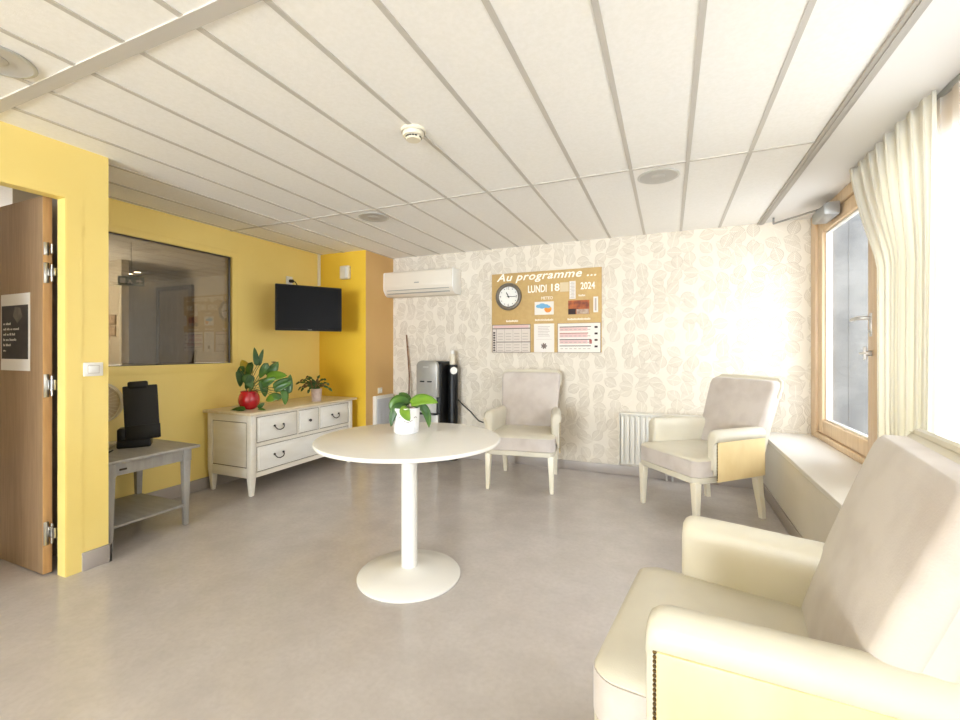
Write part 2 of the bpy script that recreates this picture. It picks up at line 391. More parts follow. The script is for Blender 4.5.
# door leaf opened into the next room
d1 = MB().box((-3.95, 1.226, .008), (-3.034, 1.264, 2.035)).build('door_1', M['door'], loc=(-3.03, 1.245, 0)); tag(d1, 'oak veneer door standing open at the yellow doorway', 'door', kind='structure')
e = MB().box((-3.034, 1.226, .008), (-3.029, 1.264, 2.035)).build('door_edge', M['door_edge'], d1); e.data.transform(Matrix.Translation((3.03, -1.245, 0)))
for z0, z1 in ((1.72, 1.79), (1.57, 1.68), (.955, 1.08), (.16, .285)):
    h = MB().box((-3.034, 1.2275, z0), (-3.026, 1.25, z1), .002).box((-3.03, 1.25, z0 + .04), (-2.98, 1.262, z1 - .03), .002).cyl((-3.005, 1.254, z0 + .01), (-3.005, 1.254, z1 - .01), .006, 12)
    o = h.build('hinge', M['metal'], d1); o.data.transform(Matrix.Translation((3.03, -1.245, 0)))
d1.location += Vector((-.05, .022, 0))
# next room seen through the glass and over the door
struct('wall_next_room_end', MB().box((-9, 4.0, 0), (XL - .1, 4.1, CZ)), M['room_wall'], 'pale end wall of the next room', 'wall')
struct('wall_next_room_side', MB().box((-9.1, YR, 0), (-9, 4.1, CZ)), M['room_wall'], 'far side wall of the next room', 'wall')
struct('wall_next_room_partition', MB().box((-9, 3.2, 0), (-6.1, 3.28, CZ)), M['room_wall'], 'pale partition in the next room', 'wall')
struct('wall_next_room_near', MB().box((-9, YR - .1, 0), (XD - .075, YR, CZ)), M['room_wall'], 'near wall of the next room', 'wall')
d2 = MB().box((-6.66, 3.97, 0), (-6.02, 4.0, 2.04)).build('door_2', M['room_door'], loc=(-6.3, 4, 0)); tag(d2, 'brown door on the end wall of the next room', 'door', kind='structure')
o = MB().box((-6.72, 3.955, 0), (-6.66, 4.0, 2.1)).box((-6.02, 3.955, 0), (-5.96, 4.0, 2.1)).box((-6.72, 3.955, 2.04), (-5.96, 4.0, 2.1)).build('door_frame', M['dark'], d2); o.data.transform(Matrix.Translation((6.3, -4, 0)))
# rear and right walls
struct('wall_right', MB().box((.735, YR, 0), (1.3, YB, .475)), M['white_paint'], 'white bench wall under the windows', 'wall')
struct('trim_3', MB().box((.722, YR, .475), (XW + .02, YB, .505), .004), M['sill'], 'white window sill along the right side', 'window sill')
struct('baseboard_right', MB().box((.723, YR, 0), (.735, YB - .012, .09), .003), M['skirt'], 'grey skirting under the window bench', 'skirting')
g = MB().box((XD, YR - .12, 0), (1.3, YR, .5)).box((XD, YR - .12, 2.2), (1.3, YR, CZ)).box((XD - .1, YR - .12, .5), (XD + .25, YR, 2.2)).box((-.25, YR - .12, .5), (1.3, YR, 2.2))
struct('wall_rear', g, M['white_paint'], 'white rear wall opened for an added window', 'wall')
w5 = MB().box((XD + .25, YR - .09, .5), (-.25, YR - .03, .56)).box((XD + .25, YR - .09, 2.14), (-.25, YR - .03, 2.2))
for x in (XD + .25, -1.5, -.31): w5.box((x, YR - .09, .5), (x + .06, YR - .03, 2.2))
w5 = struct('rear_fill_window', w5, M['beech'], 'wide wooden window added out of view in the rear wall for fill light', 'window')  # unseen window, added so fill light can enter from behind the camera
MB().box((XD + .3, YR - .065, .55), (-.28, YR - .06, 2.15)).build('glass_pane', M['glass'], w5)

# ------------------------------------------------------------ windows right
def window(name, y0, y1, label, detailed):
    Z0, Z1 = .505, CZ
    f = MB()
    f.box((1.09, y1 - .12, Z0), (1.2, y1, Z1), .003).box((1.09, y0, Z0), (1.2, y0 + .07, Z1), .003)
    f.box((1.091, y0 + .07, Z1 - .075), (1.2, y1 - .12, Z1), .003).box((1.091, y0 + .07, Z0), (1.2, y1 - .12, Z0 + .045), .003)
    w = struct(name, f, M['beech'], label, 'window')
    a, b = y0 + .075, y1 - .125
    s = MB()
    z0, z1 = Z0 + .05, Z1 - .08
    for q0, q1 in (((1.107, b - .105, z0), (1.175, b, z1)), ((1.107, a, z0), (1.175, a + .105, z1)), ((1.108, a + .105, z1 - .095), (1.175, b - .105, z1)), ((1.108, a + .105, z0), (1.175, b - .105, z0 + .10))):
        s.box(q0, q1, .004)
    s.build('sash', M['beech'], w)
    s = MB()     # pale glazing bead
    for q0, q1 in (((1.13, b - .12, z0 + .1), (1.16, b - .105, z1 - .095)), ((1.13, a + .105, z0 + .1), (1.16, a + .12, z1 - .095)), ((1.13, a + .12, z1 - .11), (1.16, b - .12, z1 - .095)), ((1.13, a + .12, z0 + .1), (1.16, b - .12, z0 + .115))):
        s.box(q0, q1, .002)
    s.build('glazing_bead', M['white_gloss'], w)
    MB().box((1.146, a + .11, z0 + .105), (1.154, b - .11, z1 - .1)).build('glass_pane', M['glass'], w)
    return w, a, b
w1, a1, b1 = window('window_1', 3.20, 4.478, 'wooden glazed sash with lever handle at the back corner', True)
h = MB().box((1.096, a1 + .03, 1.29), (1.108, a1 + .06, 1.43), .004)
h.tube([(1.10, a1 + .045, 1.40), (1.055, a1 + .045, 1.40), (1.045, a1 + .055, 1.40), (1.043, a1 + .10, 1.40), (1.045, a1 + .17, 1.395)], [.011, .011, .011, .011, .010])
h.cyl((1.109, a1 + .045, 1.32), (1.09, a1 + .045, 1.32), .011)
h.build('handle', M['chrome'], w1)
k = MB().cyl((1.109, a1 + .02, 1.19), (1.07, a1 + .02, 1.19), .016).box((1.055, a1 - .03, 1.183), (1.075, a1 + .085, 1.197), .004).box((1.06, a1 + .01, 1.15), (1.072, a1 + .03, 1.23), .004)
k.build('latch', M['chrome'], w1)
c = MB().prism([(1.0, 2.17), (1.0, 2.235), (1.02, 2.25), (1.094, 2.25), (1.094, 2.16), (1.012, 2.16)], 1, 3.80, 4.08, .006)
c.build('door_closer', M['grey_metal'], w1)
c = MB().box((1.03, 4.02, 2.25), (1.05, 4.04, 2.268)).tube([(1.04, 4.03, 2.262), (.94, 4.16, 2.262), (.80, 4.34, 2.262)], .008, 8).tube([(.80, 4.34, 2.262), (.80, 4.34, CZ)], .008, 8)
c.build('closer_arm', M['grey_metal'], w1)
w2, _, _ = window('window_2', 1.0, 3.195, 'wooden window behind the white voile', False)
struct('wall_right_rear', MB().box((1.08, YR, .505), (1.3, .998, CZ)), M['white_paint'], 'white wall beyond the last window', 'wall')
# outside
struct('exterior_wall', MB().box((1.15, 5.2, -1), (4.5, 5.4, 6)).box((1.56, 5.195, -1), (1.575, 5.201, 6)), M['concrete'], 'grey concrete wall outside the back window', 'wall')
struct('exterior_ground', MB().box((1.32, -9, -.25), (14, 5.2, -.2)), M['bounce_ground'], 'unseen ground outside the windows, pale to bounce light indoors', 'ground')  # made pale so it throws light up onto the ceiling

# internal window: gasket, glass
g = MB()
for q0, q1 in (((XL - .05, WY0, WZ0), (XL - .02, WY0 + .006, WZ1)), ((XL - .05, WY1 - .006, WZ0), (XL - .02, WY1, WZ1)), ((XL - .05, WY0, WZ0), (XL - .02, WY1, WZ0 + .006)), ((XL - .05, WY0, WZ1 - .007), (XL - .02, WY1, WZ1))):
    g.box(q0, q1)
w4 = struct('window_4', g, M['gasket'], 'tinted internal window in the yellow wall', 'window')
MB().box((XL - .038, WY0 + .01, WZ0 + .01), (XL - .032, WY1 - .01, WZ1 - .01)).build('glass_pane', M['tinted'], w4)
struct('trim_4', MB().box((XL - .001, WY0 - .02, WZ0 - .07), (XL + .004, WY1 + .055, WZ0 - .001), .001).box((XL - .001, WY1 + .001, WZ0 - .001), (XL + .004, WY1 + .055, WZ1), .001).box((XL - .001, WY0, WZ1 + .001), (XL + .004, WY1 + .055, WZ1 + .055), .001), M['yellow'], 'flat yellow surround of the internal window', 'window trim')
struct('trim_5', MB().box((XL, 3.93, 1.95), (XL + .02, 3.96, CZ), .002), M['white_plastic'], 'white cable duct in the yellow corner', 'cable duct')

# exit sign, spots and frames in the next room
t = thing('exit_sign', 'green exit sign with arrow seen through the internal window', 'sign', (-5.0, 2.71, 1.88))
TM = Matrix.Translation((0, 0, -.02)) @ Matrix.Rotation(YAW + .6, 4, 'Z') @ Matrix.Scale(.66, 4)
o = MB().box((-.16, -.012, 0), (.16, .012, .14), .004, mtx=TM).box((-.003, -.003, .14), (.003, .003, .68), mtx=TM).build('panel', M['sign_green'], t)
em = MB().box((-.13, -.014, .03), (-.07, -.0125, .115), mtx=TM).prism([(.06, .06), (.10, .06), (.10, .035), (.14, .075), (.10, .115), (.10, .09), (.06, .09)], 1, -.014, -.0125, mtx=TM)
em.ball((-.02, -.0128, .105), .011, (1, .1, 1), 6)
em.prism([(-.035, .09), (-.005, .09), (.0, .065), (.02, .03), (.005, .03), (-.012, .055), (-.03, .03), (-.045, .03), (-.025, .065)], 1, -.014, -.0125, mtx=TM)
em.build('emblem', M['white_plastic'], t)
for i, (x, y) in enumerate(((-7.15, 3.85), (-6.9, 3.82))):
    o = MB().lathe([(.0, -.002), (.045, -.002), (.055, -.006), (.055, 0.0)], (x, y, CZ), 20).build('ceiling_spot', M['white_plastic'], loc=(x, y, CZ))
    tag(o, 'small lit ceiling spot in the next room, ' + ('farther from the glass' if i == 0 else 'nearer the glass'), 'spotlight', 'ceiling spots in the next room')
    MB().lathe([(.0, -.004), (.04, -.004), (.04, -.0025)], (0, 0, 0), 16).build('lamp', M['lamp_on'], o)
for i, z in enumerate((1.52, 1.38)):
    t = thing('picture_frame', ('upper' if i == 0 else 'lower') + ' of two small frames on the pale partition behind the glass', 'picture', (-6.3, 3.2, z), 0, 'frames on the partition')
    MB().box((-.1, -.015, 0), (.1, 0, .12), .002).build('frame', M['room_door'], t)
    MB().box((-.08, -.017, .015), (.08, -.0151, .105)).build('print', M['photo_grey'], t)

# ============================================================ CEILING THINGS
def downlight(x, y, label):
    t = thing('downlight', label, 'ceiling light', (x, y, CZ), 0, 'recessed ceiling downlights')
    MB().lathe([(.112, -.001), (.124, -.001), (.125, -.005), (.119, -.008), (.111, -.008), (.112, -.001)], n=48).build('trim_ring', M['silver_pale'], t)
    MB().lathe([(.112, -.0075), (.095, -.005), (.06, -.003), (0, -.002)], n=48).build('reflector', M['dim_reflector'], t)
    MB().lathe([(0, -.010), (.03, -.009), (.045, -.005), (.045, -.003)], n=24).build('lamp', M['dim_reflector'], t)
downlight(-.062, 3.006, 'round grey downlight in the ceiling nearest the leaf wallpaper and windows')
downlight(-2.243, 3.007, 'round grey downlight in the ceiling near the television')
downlight(-2.34, .80, 'round grey downlight in the ceiling above the open door')
t = thing('smoke_detector', 'round cream smoke detector on the ceiling', 'smoke detector', (-1.175, 1.895, CZ))
MB().lathe([(.0, 0), (.062, 0), (.062, -.012), (.058, -.016)][::-1], n=40).build('base', M['cream_plastic'], t)
MB().lathe([(0, -.052), (.034, -.052), (.038, -.048), (.04, -.036), (.05, -.034), (.054, -.026), (.054, -.014)], n=40).build('cap', M['cream_plastic'], t)
sl = MB()
for k in range(18):
    a = 2 * PI * k / 18
    if k % 6 == 5: continue
    sl.box((.0365, -.0055, -.0445), (.0405, .0055, -.0375), mtx=Matrix.Rotation(a, 4, 'Z'))
sl.build('slots', M['black_matte'], t)

# ================================================================= LEFT SIDE
# light switch
t = thing('light_switch', 'white light switch on the yellow wall beside the doorway', 'switch', (XD, 1.408, 1.103))
MB().box((0, -.046, -.038), (.009, .046, .038), .004).build('plate', M['white_plastic'], t)
MB().box((.009, -.027, -.023), (.0095, .027, .023)).build('rocker_shade', M['ink_light'], t)  # grey plate paints the shading around the rocker
MB().box((.009, -.0245, -.0205), (.013, .0245, .0205), .002).build('rocker', M['white_gloss'], t)
# poster on the door
PX0, PX1 = at(1, 330, 1)[0], 0
t = thing('poster', 'black poster with pale text taped to the oak door', 'poster', (-3.37, 1.248, 1.16))
MB().box((-.16, -.0025, -.065), (.16, -.0005, .365)).build('sheet', M['paper'], t)
MB().box((-.15, -.0033, 0), (.143, -.0026, .30)).build('print', M['poster_black'], t)
pc = MB().prism([(-.02, .24), (.03, .20), (.085, .235), (.06, .285), (.0, .292)], 1, -.0039, -.0034).build('picture', M['poster_grey'], t)
g = MB()
for r, ws in enumerate(((.02, .05), (.03, .035, .02, .055), (.03, .02, .025, .03), (.025, .03, .07), (.02, .05), (.03,))):
    x = -.128
    for w in ws:
        n = max(2, int(w / .009))
        for q in range(n):      # small illegible letters
            hh = rng.choice((.009, .009, .013)) * (.55 if r == 5 else 1)
            g.box((x + q * .011, -.0041, 0.192 - .03 * r), (x + q * .011 + .0065, -.0034, 0.192 - .03 * r + hh))
        x += n * .011 + .008
g.build('lettering', M['paper'], t)

# console table
t = thing('console_table', 'small grey painted console table with lower shelf', 'table', (0, 0, 0))
TX0, TX1, TY0, TY1, TZ = -3.64, -3.06, 1.53, 2.03, .548
MB().box((TX0 - .03, TY0 - .03, TZ - .02), (TX1 + .035, TY1 + .045, TZ), .006).build('tabletop', M['grey_wood'], t)
g = MB().box((TX1 - .03, TY0 + .03, TZ - .10), (TX1 - .012, TY1 - .03, TZ - .02)).box((TX0 + .012, TY0 + .03, TZ - .10), (TX0 + .03, TY1 - .03, TZ - .02)).box((TX0 + .03, TY1 - .03, TZ - .10), (TX1 - .03, TY1 - .012, TZ - .02)).box((TX0 + .03, TY0 + .012, TZ - .10), (TX1 - .03, TY0 + .03, TZ - .02))
g.build('apron', M['grey_wood'], t)
for x in (TX0 + .023, TX1 - .023):
    for y in (TY0 + .023, TY1 - .023):
        MB().box((x - .026, y - .026, TZ - .105), (x + .026, y + .026, TZ - .021), .003).taper((x, y, 0), (.014, .014), (x, y, TZ - .105), (.023, .023)).build('leg', M['grey_wood'], t)
MB().box((TX0 + .01, TY0 + .01, .132), (TX1 - .01, TY1 - .01, .148), .003).build('shelf', M['grey_wood'], t)
MB().box((TX1 - .012, 1.60, .475), (TX1 - .005, 1.64, .487), .002).build('catch', M['pull'], t)
# black upright panel on base
t = thing('display_panel', 'black upright panel on a dark base on the grey console', 'electronic device', (-3.365, 1.886, TZ), math.radians(54))
MB().box((-.125, -.075, 0), (.062, .05, .055), .012, 3).box((-.125, -.055, .04), (-.075, .05, .13), .01, 3).build('base', M['black'], t)
TL = Matrix.Translation((.02, -.05, .05)) @ Matrix.Rotation(math.radians(-4), 4, 'X') @ Matrix.Rotation(math.radians(-3), 4, 'Y')
MB().box((-.10, -.012, .0), (.092, .012, .37), .008, 3, TL).build('panel', M['black_matte'], t)
MB().box((-.088, -.018, .004), (.098, -.0125, .10), .002, 2, TL).build('lower_band', M['black'], t)
MB().box((-.072, -.018, .35), (.04, .018, .40), .012, 3, TL).build('cap', M['black'], t)
cb = MB().tube([(-3.335, 1.70, TZ + .008), (-3.30, 1.66, TZ + .006), (-3.27, 1.60, TZ + .005), (-3.28, 1.53, TZ + .006)], .005, 8)
o = cb.build('power_cable', M['black'], loc=(-3.36, 1.7, TZ)); tag(o, 'black cable behind the upright panel on the grey console', 'cable')
# round beige fan
t = thing('desk_fan', 'round beige disc shaped fan partly hidden behind the yellow wall', 'fan', (-3.575, 1.735, TZ), math.radians(46))
fz = .30
R90 = Matrix.Translation((0, 0, fz)) @ Matrix.Rotation(PI / 2, 4, 'X')
MB().lathe([(.135, -.02), (.142, -.015), (.142, .03), (.135, .035), (.128, .03), (.128, -.02), (.135, -.02)], n=48, mtx=R90).build('rim', M['cream_plastic'], t)
MB().lathe([(0, -.018), (.10, -.016), (.131, -.006), (.131, .0), (.10, -.010), (0, -.012)], n=40, mtx=R90 @ Matrix.Scale(-1, 4, (0, 0, 1))).build('back_guard', M['fan_guard'], t)
gg = MB()
for k in range(28):
    a = 2 * PI * k / 28
    gg.tube([(.03 * math.cos(a), -.036, fz + .03 * math.sin(a)), (.08 * math.cos(a), -.045, fz + .08 * math.sin(a)), (.132 * math.cos(a), -.028, fz + .132 * math.sin(a))], .0018, 5)
gg.build('grille', M['cream_plastic'], t)
MB().lathe([(0, -.045), (.03, -.045), (.034, .05), (.028, .09), (0, .1)], n=24, mtx=R90 @ Matrix.Scale(-1, 4, (0, 0, 1))).build('hub', M['cream_plastic'], t)
bl = MB()
for k in range(3): bl.leaf((0, -.005, fz), (math.cos(k * 2.094), 0, math.sin(k * 2.094)), (.0, -1, .3), .115, .05, .3, .1, .6)
bl.build('blades', M['pink'], t)
MB().box((-.085, -.06, 0), (.085, .08, .022), .01, 3).cyl((0, .03, .02), (0, .03, .17), .014).build('stand', M['cream_plastic'], t)

# dresser
DX0, DX1, DYA, DYB = -3.67, -3.15, 2.58, 3.84
t = thing('dresser', 'cream sideboard with four drawers along the yellow wall', 'dresser', (0, 0, 0))
MB().box((DX0, DYA + .01, .17), (DX1 - .012, DYB - .01, .672), .004).build('body', M['dresser'], t)
g = MB()
for y in (DYA, DYB - .055): g.box((DX1 - .05, y, .155), (DX1 + .003, y + .055, .672), .005)
g.box((DX1 - .03, DYA + .055, .63 + .022), (DX1 + .0, DYB - .055, .672)).box((DX1 - .03, DYA + .055, .405), (DX1 + .0, DYB - .055, .432)).box((DX1 - .03, DYA + .055, .15), (DX1 + .0, DYB - .055, .188))
g.box((DX0, DYA - .001, .17), (DX0 + .055, DYA + .02, .672), .003).box((DX0 + .05, DYA, .61), (DX1 - .05, DYA + .02, .672), .002).box((DX0 + .05, DYA, .15), (DX1 - .05, DYA + .02, .23), .002)
g.build('face_frame', M['dresser'], t)
MB().box((DX0 + .06, DYA + .004, .238), (DX1 - .06, DYA + .014, .603), .003).build('side_panel', M['dresser'], t)
q = MB()
for a, b in (((DX0 + .054, DYA + .0005, .230), (DX1 - .049, DYA + .003, .239)), ((DX0 + .054, DYA + .0005, .602), (DX1 - .049, DYA + .003, .610)), ((DX0 + .054, DYA + .0005, .239), (DX0 + .061, DYA + .003, .602)), ((DX1 - .06, DYA + .0005, .239), (DX1 - .049, DYA + .003, .602))): q.box((a[0], a[1] + .008, a[2]), (b[0], b[1] + .008, b[2]))
q.build('groove', M['groove'], t)
MB().box((DX0 - .02, DYA - .035, .672), (DX1 + .035, DYB + .045, .695), .007, 3).build('top', M['dresser_top'], t)
for x in (DX0 + .03, DX1 - .025):
    for y in (DYA + .028, DYB - .028):
        MB().taper((x, y, 0), (.015, .015), (x, y, .169), (.0268, .0268)).build('leg', M['dresser'], t)
def drawer(y0, y1, z0, z1, pulls, knob=False):
    d = MB().box((DX1 - .35, y0, z0), (DX1 - .004, y1, z1), .002).box((DX1 - .005, y0 + .022, z0 + .022), (DX1 + .002, y1 - .022, z1 - .022), .003).build('drawer', M['dresser_front'], t)
    gq = MB()
    f = DX1 - .0035
    for a, b in (((f, y0, z0), (f + .0008, y0 + .004, z1)), ((f, y1 - .004, z0), (f + .0008, y1, z1)), ((f, y0, z0), (f + .0008, y1, z0 + .004)), ((f, y0, z1 - .004), (f + .0008, y1, z1))): gq.box(a, b)
    gq.build('groove', M['groove'], d)
    zc = (z0 + z1) / 2
    for yc_ in pulls:
        if knob:
            MB().lathe([(0, .026), (.011, .024), (.014, .018), (.010, .010), (.006, .008), (.008, .0)][::-1], n=20, mtx=Matrix.Translation((DX1 + .002, yc_, zc)) @ Matrix.Rotation(PI / 2, 4, 'Y')).build('knob', M['pull'], d)
        else:
            h = MB()
            for sg in (-1, 1): h.ball((DX1 + .010, yc_ + sg * .048, zc + .012), .010, (1, 1, 1), 8)
            h.tube([(DX1 + .012, yc_ - .048, zc + .012), (DX1 + .022, yc_ - .046, zc - .004), (DX1 + .026, yc_ - .03, zc - .02), (DX1 + .026, yc_, zc - .028), (DX1 + .026, yc_ + .03, zc - .02), (DX1 + .022, yc_ + .046, zc - .004), (DX1 + .012, yc_ + .048, zc + .012)], .0045, 8)
            h.build('drawer_pull', M['pull'], d)
drawer(2.64, 3.075, .436, .65, [2.86]); drawer(3.09, 3.345, .436, .65, [3.22], True); drawer(3.36, 3.78, .436, .65, [3.57])
drawer(2.64, 3.78, .192, .402, [2.86, 3.57])
for y in (3.0825, 3.3525): MB().box((DX1 - .03, y - .0075, .432), (DX1 + 0, y + .0075, .652)).build('divider', M['dresser'], t)

# plants on the dresser
ZT = .695
def stem_pts(a, b, lift=.04):
    a, b = Vector(a), Vector(b); m = (a + b) / 2 + Vector((0, 0, lift)); return [a, (a + m) / 2 + Vector((0, 0, lift * .3)), m, (b + m) / 2 + Vector((0, 0, lift * .2)), b]
PT = Vector((-3.37, 2.745, ZT))
t = thing('potted_plant', 'trailing green plant in a round red glazed pot on the dresser', 'plant', PT)
MB().lathe([(0, 0), (.045, 0), (.07, .02), (.086, .06), (.087, .085), (.082, .115), (.072, .138), (.068, .146), (.071, .158), (.064, .158), (.061, .146), (.06, .13)], n=44).build('pot', M['red'], t)
MB().lathe([(0, .142), (.04, .142), (.0608, .137)], n=20).build('soil', M['soil'], t)
dep0 = PT.dot(FW)
L = [  # u, v of leaf base, u, v of tip, depth offset, width, material
 (257, 366, 254.5, 350, .03, .024, 'leaf_dark'), (259, 366, 262, 352, .05, .02, 'leaf_dark'), (268, 363, 261, 377, .0, .034, 'leaf'), (249, 376, 242, 362, .12, .05, 'leaf_old'),
 (239, 370, 241, 384, .04, .036, 'leaf_dark'), (252, 362, 247, 378, .08, .034, 'leaf'), (245, 374, 250, 387, -.02, .04, 'leaf'), (252, 375, 248, 388, -.02, .034, 'leaf_dark'),
 (262, 379, 265, 394, -.02, .038, 'leaf'), (262, 385, 273, 381, -.03, .038, 'leaf'), (268, 377, 277, 366, .03, .046, 'leaf'), (266, 378, 282, 377, .0, .052, 'leaf_lime'),
 (273, 388, 287, 381, -.05, .036, 'leaf_dark'), (288, 394, 290, 378, -.04, .034, 'leaf_dark'), (274, 391, 288, 386, -.07, .03, 'leaf'), (283, 389, 286, 402, -.06, .036, 'leaf'),
 (278, 396, 267, 401, -.03, .04, 'leaf_lime'), (281, 399, 272, 395, -.06, .03, 'leaf'), (246, 411, 231, 412, -.10, .03, 'leaf'), (238, 411, 244, 419, -.135, .03, 'leaf_dark'),
 (258, 408, 263, 405, -.06, .02, 'leaf_dark'), (258, 412, 264, 410, -.08, .016, 'leaf'), (278, 363.5, 272, 362.5, .05, .01, 'leaf_dry'), (244, 366, 238, 377, .1, .03, 'leaf')]
groups = {}
st = MB()
for (u0, v0, u1, v1, dd, w, mm) in L:
    b = at(u0, v0, dep0 + dd) - PT; e_ = at(u1, v1, dep0 + dd - .02) - PT
    if v0 > 405: b.z = max(b.z, .008); 
    d = e_ - b
    toc = (Vector((0, 0, CH)) - PT).normalized() + Vector((rng.uniform(-.5, .5), rng.uniform(-.5, .5), .5))
    up = toc
    groups.setdefault(mm, MB()).leaf(b, d + Vector((0, 0, .2 * d.length)), up, d.length * 1.2, w * 1.25, .5, .22, .36)
    root = Vector((rng.uniform(-.02, .02), rng.uniform(-.02, .02), .14))
    if v0 > 405: continue                      # trailing leaves lie on the dresser top
    st.tube(stem_pts(root, b, .03), .0025, 6)
for mm, mb in groups.items():
    for v in mb.bm.verts: v.co.z = max(v.co.z, .003)
    mb.build('foliage', M[mm], t, solid=.001)
for v in st.bm.verts: v.co.z = max(v.co.z, .0025)
st.build('stems', M['stem'], t)
PT = Vector((-3.27, 3.44, ZT)); dep0 = PT.dot(FW)
t = thing('potted_plant', 'drooping small cactus plant in a pale pinkish pot on the dresser', 'plant', PT)
MB().lathe([(0, 0), (.042, 0), (.046, .01), (.053, .12), (.055, .125), (.05, .127), (.047, .12), (.047, .11)], n=32).build('pot', M['pink'], t)
MB().lathe([(0, .113), (.047, .112)], n=20).build('soil', M['soil'], t)
g1, g2 = MB(), MB()
for (u1, v1, dd) in ((296, 384, .0), (298, 390, .05), (301, 391, -.03), (305, 379, .06), (303, 386, .04), (308, 393, -.05), (320, 376, .02), (324, 386, -.02), (329, 385, .03), (332, 391, .0), (326, 380, .05), (313, 384, -.05), (300, 381, .03), (306, 377, -.01)):
    a = Vector((rng.uniform(-.02, .02), rng.uniform(-.02, .02), .115)); e_ = at(u1, v1, dep0 + dd) - PT
    m1 = a + (e_ - a) * .5 + Vector((0, 0, .045))
    pts = [a, a * .6 + m1 * .4 + Vector((0, 0, .02)), m1, m1 * .4 + e_ * .6 + Vector((0, 0, .012)), e_]
    for i in range(4):
        dd_ = pts[i + 1] - pts[i]
        (g1 if (i + int(u1)) % 3 else g2).leaf(pts[i], dd_, Vector((.4, -.6, .7)), dd_.length * 1.15, .017, .1, .15, .35)
for q in (g1, g2):
    for v in q.bm.verts: v.co.z = max(v.co.z, .003)
g1.build('foliage', M['leaf_dark'], t, solid=.0015); g2.build('foliage', M['leaf_dry'], t, solid=.0015)

# television on its arm
tvL, tvR = Vector((-3.425, 3.075, 0)), Vector((-3.085, 3.60, 0))
tc_ = (tvL + tvR) / 2; dv = tvR - tvL; ang = math.atan2(dv.y, dv.x)
t = thing('television', 'black flat television angled out from the yellow wall', 'television', (tc_.x, tc_.y, 1.62), ang)
hw = dv.length / 2
MB().box((-hw, 0, -.222), (hw, .035, .222), .005).box((-hw * .7, .03, -.17), (hw * .7, .06, .12), .012).build('case', M['black'], t)
MB().box((-hw + .014, -.002, -.2), (hw - .014, .0, .208)).build('screen', M['screen'], t)
MB().box((-.02, -.0015, -.214), (.02, .0, -.209)).build('badge', M['grey_metal'], t)
inv = Matrix.Rotation(-ang, 3, 'Z')
wp = inv @ (Vector((XL, 3.42, 1.62)) - Vector((tc_.x, tc_.y, 1.62)))
MB().tube([(0, .05, 0), (wp * .5) + Vector((.06, 0, 0)), wp + Vector((0, 0, 0))], .016, 10).box((-.06, .05, -.08), (.06, .065, .08), .003).build('wall_arm', M['black_matte'], t)
# outlet and cable above it
t = thing('wall_socket', 'white socket with a black plug above the television', 'socket', (XL, 3.515, 1.95))
MB().box((0, -.042, -.042), (.01, .042, .042), .004).build('plate', M['white_plastic'], t)
MB().cyl((.008, .005, -.005), (.045, .012, -.008), .018, 16).tube([(.04, .012, -.008), (.06, .03, -.015), (.065, .06, -.06), (.06, .07, -.13)], .005, 8).build('plug', M['black'], t)
t = thing('alarm_box', 'small cream alarm box high on the deep yellow wall', 'alarm', (-3.325, 3.96, 2.075))
MB().box((-.062, -.05, -.075), (.062, 0, .075), .014, 3).build('housing', M['cream_plastic'], t)
MB().box((.02, -.0525, -.06), (.052, -.0495, .055), .003).build('front_strip', M['white_plastic'], t)
MB().box((-.05, -.004, -.06), (.05, .0, .06)).build('mount_plate', M['cream_plastic'], t)

# small heater on tan wall
t = thing('wall_heater', 'low white framed panel heater on the tan wall', 'heater', (-3.06, 4.25, .0))
MB().box((.0, -.175, .12), (.045, .175, .69), .008).build('frame', M['radiator'], t)
gq = MB().box((.044, -.15, .15), (.048, .15, .655), .002)
for k in range(11): gq.box((.048, -.14 + .026 * k, .17), (.052, -.14 + .026 * k + .010, .635))
gq.build('grille', M['radiator_grey'], t)
t = thing('wall_socket', 'small pale socket on the tan wall above the heater', 'socket', (-3.06, 4.21, .745))
MB().box((0, -.04, -.032), (.009, .04, .032), .003).build('plate', M['cream_plastic'], t)
MB().box((.009, -.032, -.014), (.0105, -.006, .014)).box((.009, .006, -.014), (.0105, .032, .014)).build('modules', M['white_plastic'], t)

# air conditioner
t = thing('air_conditioner', 'long white air conditioner mounted high on the leaf wallpaper', 'air conditioner', (-2.605, YB, 1.83))
pr = [(0, .0), (-.13, .0), (-.165, .02), (-.20, .07), (-.205, .12), (-.2, .265), (-.185, .28), (0, .28)]
MB().prism(pr, 0, -.44, .44, .006).build('casing', M['ac'], t)
MB().prism([(-.19, .085), (-.206, .085), (-.211, .12), (-.206, .262), (-.19, .27)], 0, -.435, .435, .004).build('front_panel', M['ac'], t)
MB().prism([(q[0] * 1.012, q[1] * 1.0) for q in pr], 0, .4405, .455, .006).build('end_cap', M['white_plastic'], t)
MB().prism([(q[0] * 1.012, q[1] * 1.0) for q in pr], 0, -.455, -.4405, .006).build('end_cap', M['white_plastic'], t)
MB().box((-.40, -.2, .022), (.40, -.168, .030), .001, mtx=Matrix.Translation((0, .0, .0))).box((-.40, -.207, .06), (.40, -.19, .066)).build('air_vent', M['silver_plastic'], t)
MB().box((-.03, -.2125, .135), (.03, -.209, .145)).build('badge', M['grey_metal'], t)

